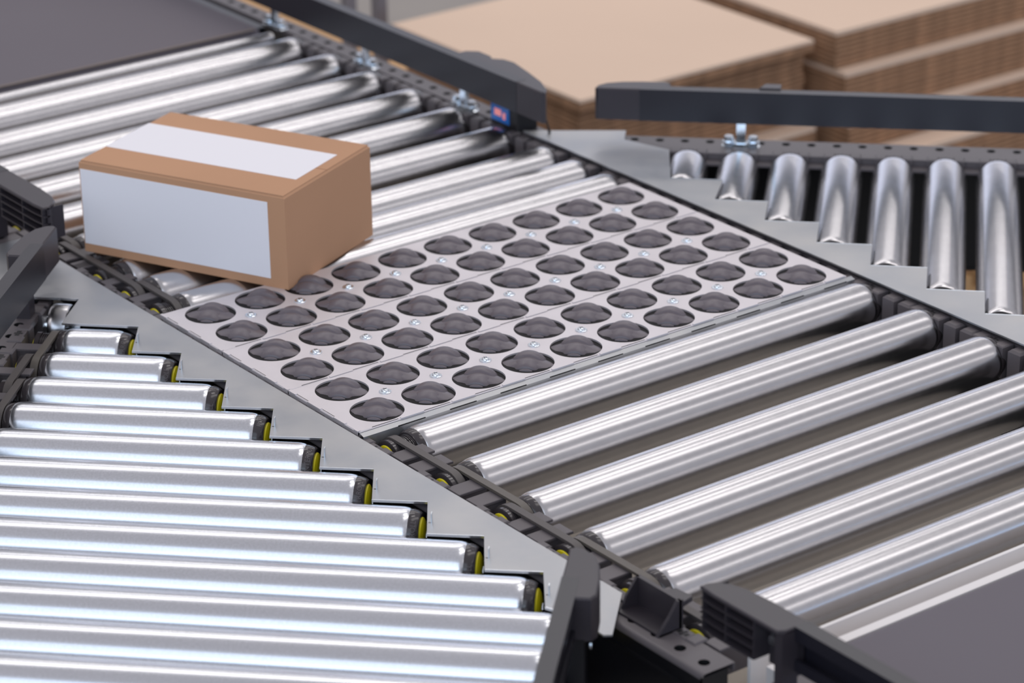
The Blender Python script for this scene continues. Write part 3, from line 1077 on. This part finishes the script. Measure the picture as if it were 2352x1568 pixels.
# ================================================================ cardboard box travelling over the plates
A = Vector((1.62, 0.05)); 
ex = Vector((0.88, 0.42)).normalized() * 2.92
ey = Vector((-0.43, 0.90)).normalized() * 4.3
ang = math.atan2(ex.y, ex.x)
BH = 1.72
o = thing('cardboard_box', 'brown cardboard box with white labels crossing onto the wheel plates', 'box', (A.x, A.y, 0.0), ang)
w_, l_ = ex.length, ey.length
sk = ey.normalized().dot(Vector((-math.sin(ang), math.cos(ang))))
mb = MB().prism([(0, 0), (w_, 0), (w_, l_), (0, l_)], 0.0, BH, 0, 0.03)
part('carton', mb.mesh('carton', 'cardboard_box', smooth=False), o)
part('flap', MB().box(0.02, w_ / 2 - 0.01, 0.03, l_ - 0.03, BH, BH + 0.02).mesh('flap', 'cardboard_box', smooth=False), o)
part('flap', MB().box(w_ / 2 + 0.01, w_ - 0.02, 0.03, l_ - 0.03, BH, BH + 0.02).mesh('flap', 'cardboard_box', smooth=False), o)
part('top_label', MB().box(0.80, 2.20, 0.25, l_ - 0.02, BH + 0.020, BH + 0.026).mesh('top_label', 'white_paper', smooth=False), o, label='broad white label strip on the lid')
part('side_label', MB().box(-0.008, 0.001, 0.35, l_ - 0.02, 0.16, BH - 0.14).mesh('side_label', 'white_paper', smooth=False), o, label='white label covering the long side')

# ================================================================ stacks of flat cardboard behind the conveyor
def bundle(label, x0, y0, x1, y1, ztop, nsheets, th, jit=0.03, group=None, side='sheet_side', top='sheet_top'):
    root = thing('cardboard_bundle', label, 'cardboard', (x0, y0, ztop - nsheets * th), 0, group)
    W_, D_ = x1 - x0, y1 - y0
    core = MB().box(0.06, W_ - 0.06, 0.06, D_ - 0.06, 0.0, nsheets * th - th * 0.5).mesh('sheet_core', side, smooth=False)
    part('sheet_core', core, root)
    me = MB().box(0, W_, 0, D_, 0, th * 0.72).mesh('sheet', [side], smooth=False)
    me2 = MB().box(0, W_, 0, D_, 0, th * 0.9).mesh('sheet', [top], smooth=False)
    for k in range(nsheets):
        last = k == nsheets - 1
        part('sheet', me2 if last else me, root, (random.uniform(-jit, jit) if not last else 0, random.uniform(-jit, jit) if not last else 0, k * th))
    return root


ZS = -4.0
# left stack
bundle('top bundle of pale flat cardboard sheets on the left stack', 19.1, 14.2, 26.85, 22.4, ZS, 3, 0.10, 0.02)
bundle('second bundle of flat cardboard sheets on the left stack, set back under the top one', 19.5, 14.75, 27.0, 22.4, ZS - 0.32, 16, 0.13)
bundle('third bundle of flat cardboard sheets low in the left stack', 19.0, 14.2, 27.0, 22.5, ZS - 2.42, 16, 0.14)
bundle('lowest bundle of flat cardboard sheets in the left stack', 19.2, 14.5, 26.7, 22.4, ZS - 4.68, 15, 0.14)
# right stack
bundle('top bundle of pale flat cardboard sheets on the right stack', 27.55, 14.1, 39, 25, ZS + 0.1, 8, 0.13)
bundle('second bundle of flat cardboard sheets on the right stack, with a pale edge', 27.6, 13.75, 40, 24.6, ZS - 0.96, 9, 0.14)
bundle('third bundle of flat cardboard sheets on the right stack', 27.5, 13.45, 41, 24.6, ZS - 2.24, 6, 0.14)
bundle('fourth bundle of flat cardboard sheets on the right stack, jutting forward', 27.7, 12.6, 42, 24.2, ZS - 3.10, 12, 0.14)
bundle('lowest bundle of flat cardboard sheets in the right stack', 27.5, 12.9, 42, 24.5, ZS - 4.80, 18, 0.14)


def pallet(label, x0, y0, x1, y1, ztop):
    root = thing('wooden_pallet', label, 'pallet', (x0, y0, -15), 0)
    h = ztop + 15
    W_, D_ = x1 - x0, y1 - y0
    n = 7
    for k in range(n):
        a = k * W_ / n
        part('board', MB().box(a + 0.1, a + W_ / n - 0.1, 0, D_, h - 0.4, h).mesh('board', 'wood', smooth=False), root)
    for k in range(3):
        b = k * (D_ - 1.6) / 2
        part('runner', MB().box(0, W_, b, b + 1.6, h - 0.9, h - 0.4).mesh('runner', 'wood', smooth=False), root)
        for q in range(3):
            a = q * (W_ - 2) / 2
            part('block', MB().box(a, a + 2, b, b + 1.6, 0, h - 0.9).mesh('block', 'wood', smooth=False), root)
    return root


pallet('wooden pallet under the left cardboard stack', 19.0, 14.2, 27.0, 22.6, ZS - 6.80)
pallet('wooden pallet under the right cardboard stack', 27.5, 12.6, 42, 24.7, ZS - 7.34)
# orange-brown stack behind the main frame at the top left
bundle('orange-brown flat cardboard stack seen between the far frame and its guide rail', 17.5, 25.2, 26.0, 42.0, ZS - 4.2, 8, 0.2, side='wood', top='wood')
pallet('wooden pallet under the orange-brown stack', 17.4, 25.0, 26.2, 42.2, ZS - 5.82)
# uprights of a rack behind the stacks
for k, (x, y) in enumerate(((19.0, 24.3), (20.0, 24.3))):
    rk = thing('rack_upright', 'blurred grey rack upright behind the far guide rail, %s one' % ('left' if k == 0 else 'right'), 'post', (x, y, -15), 0, 'rack uprights')
    part('column', MB().box(-0.16, 0.16, -0.16, 0.16, 0.1, 16).mesh('column', 'rack_grey', smooth=False), rk)
    part('foot_plate', MB().box(-0.4, 0.4, -0.4, 0.4, 0, 0.1).mesh('foot_plate', 'rack_grey', smooth=False), rk)
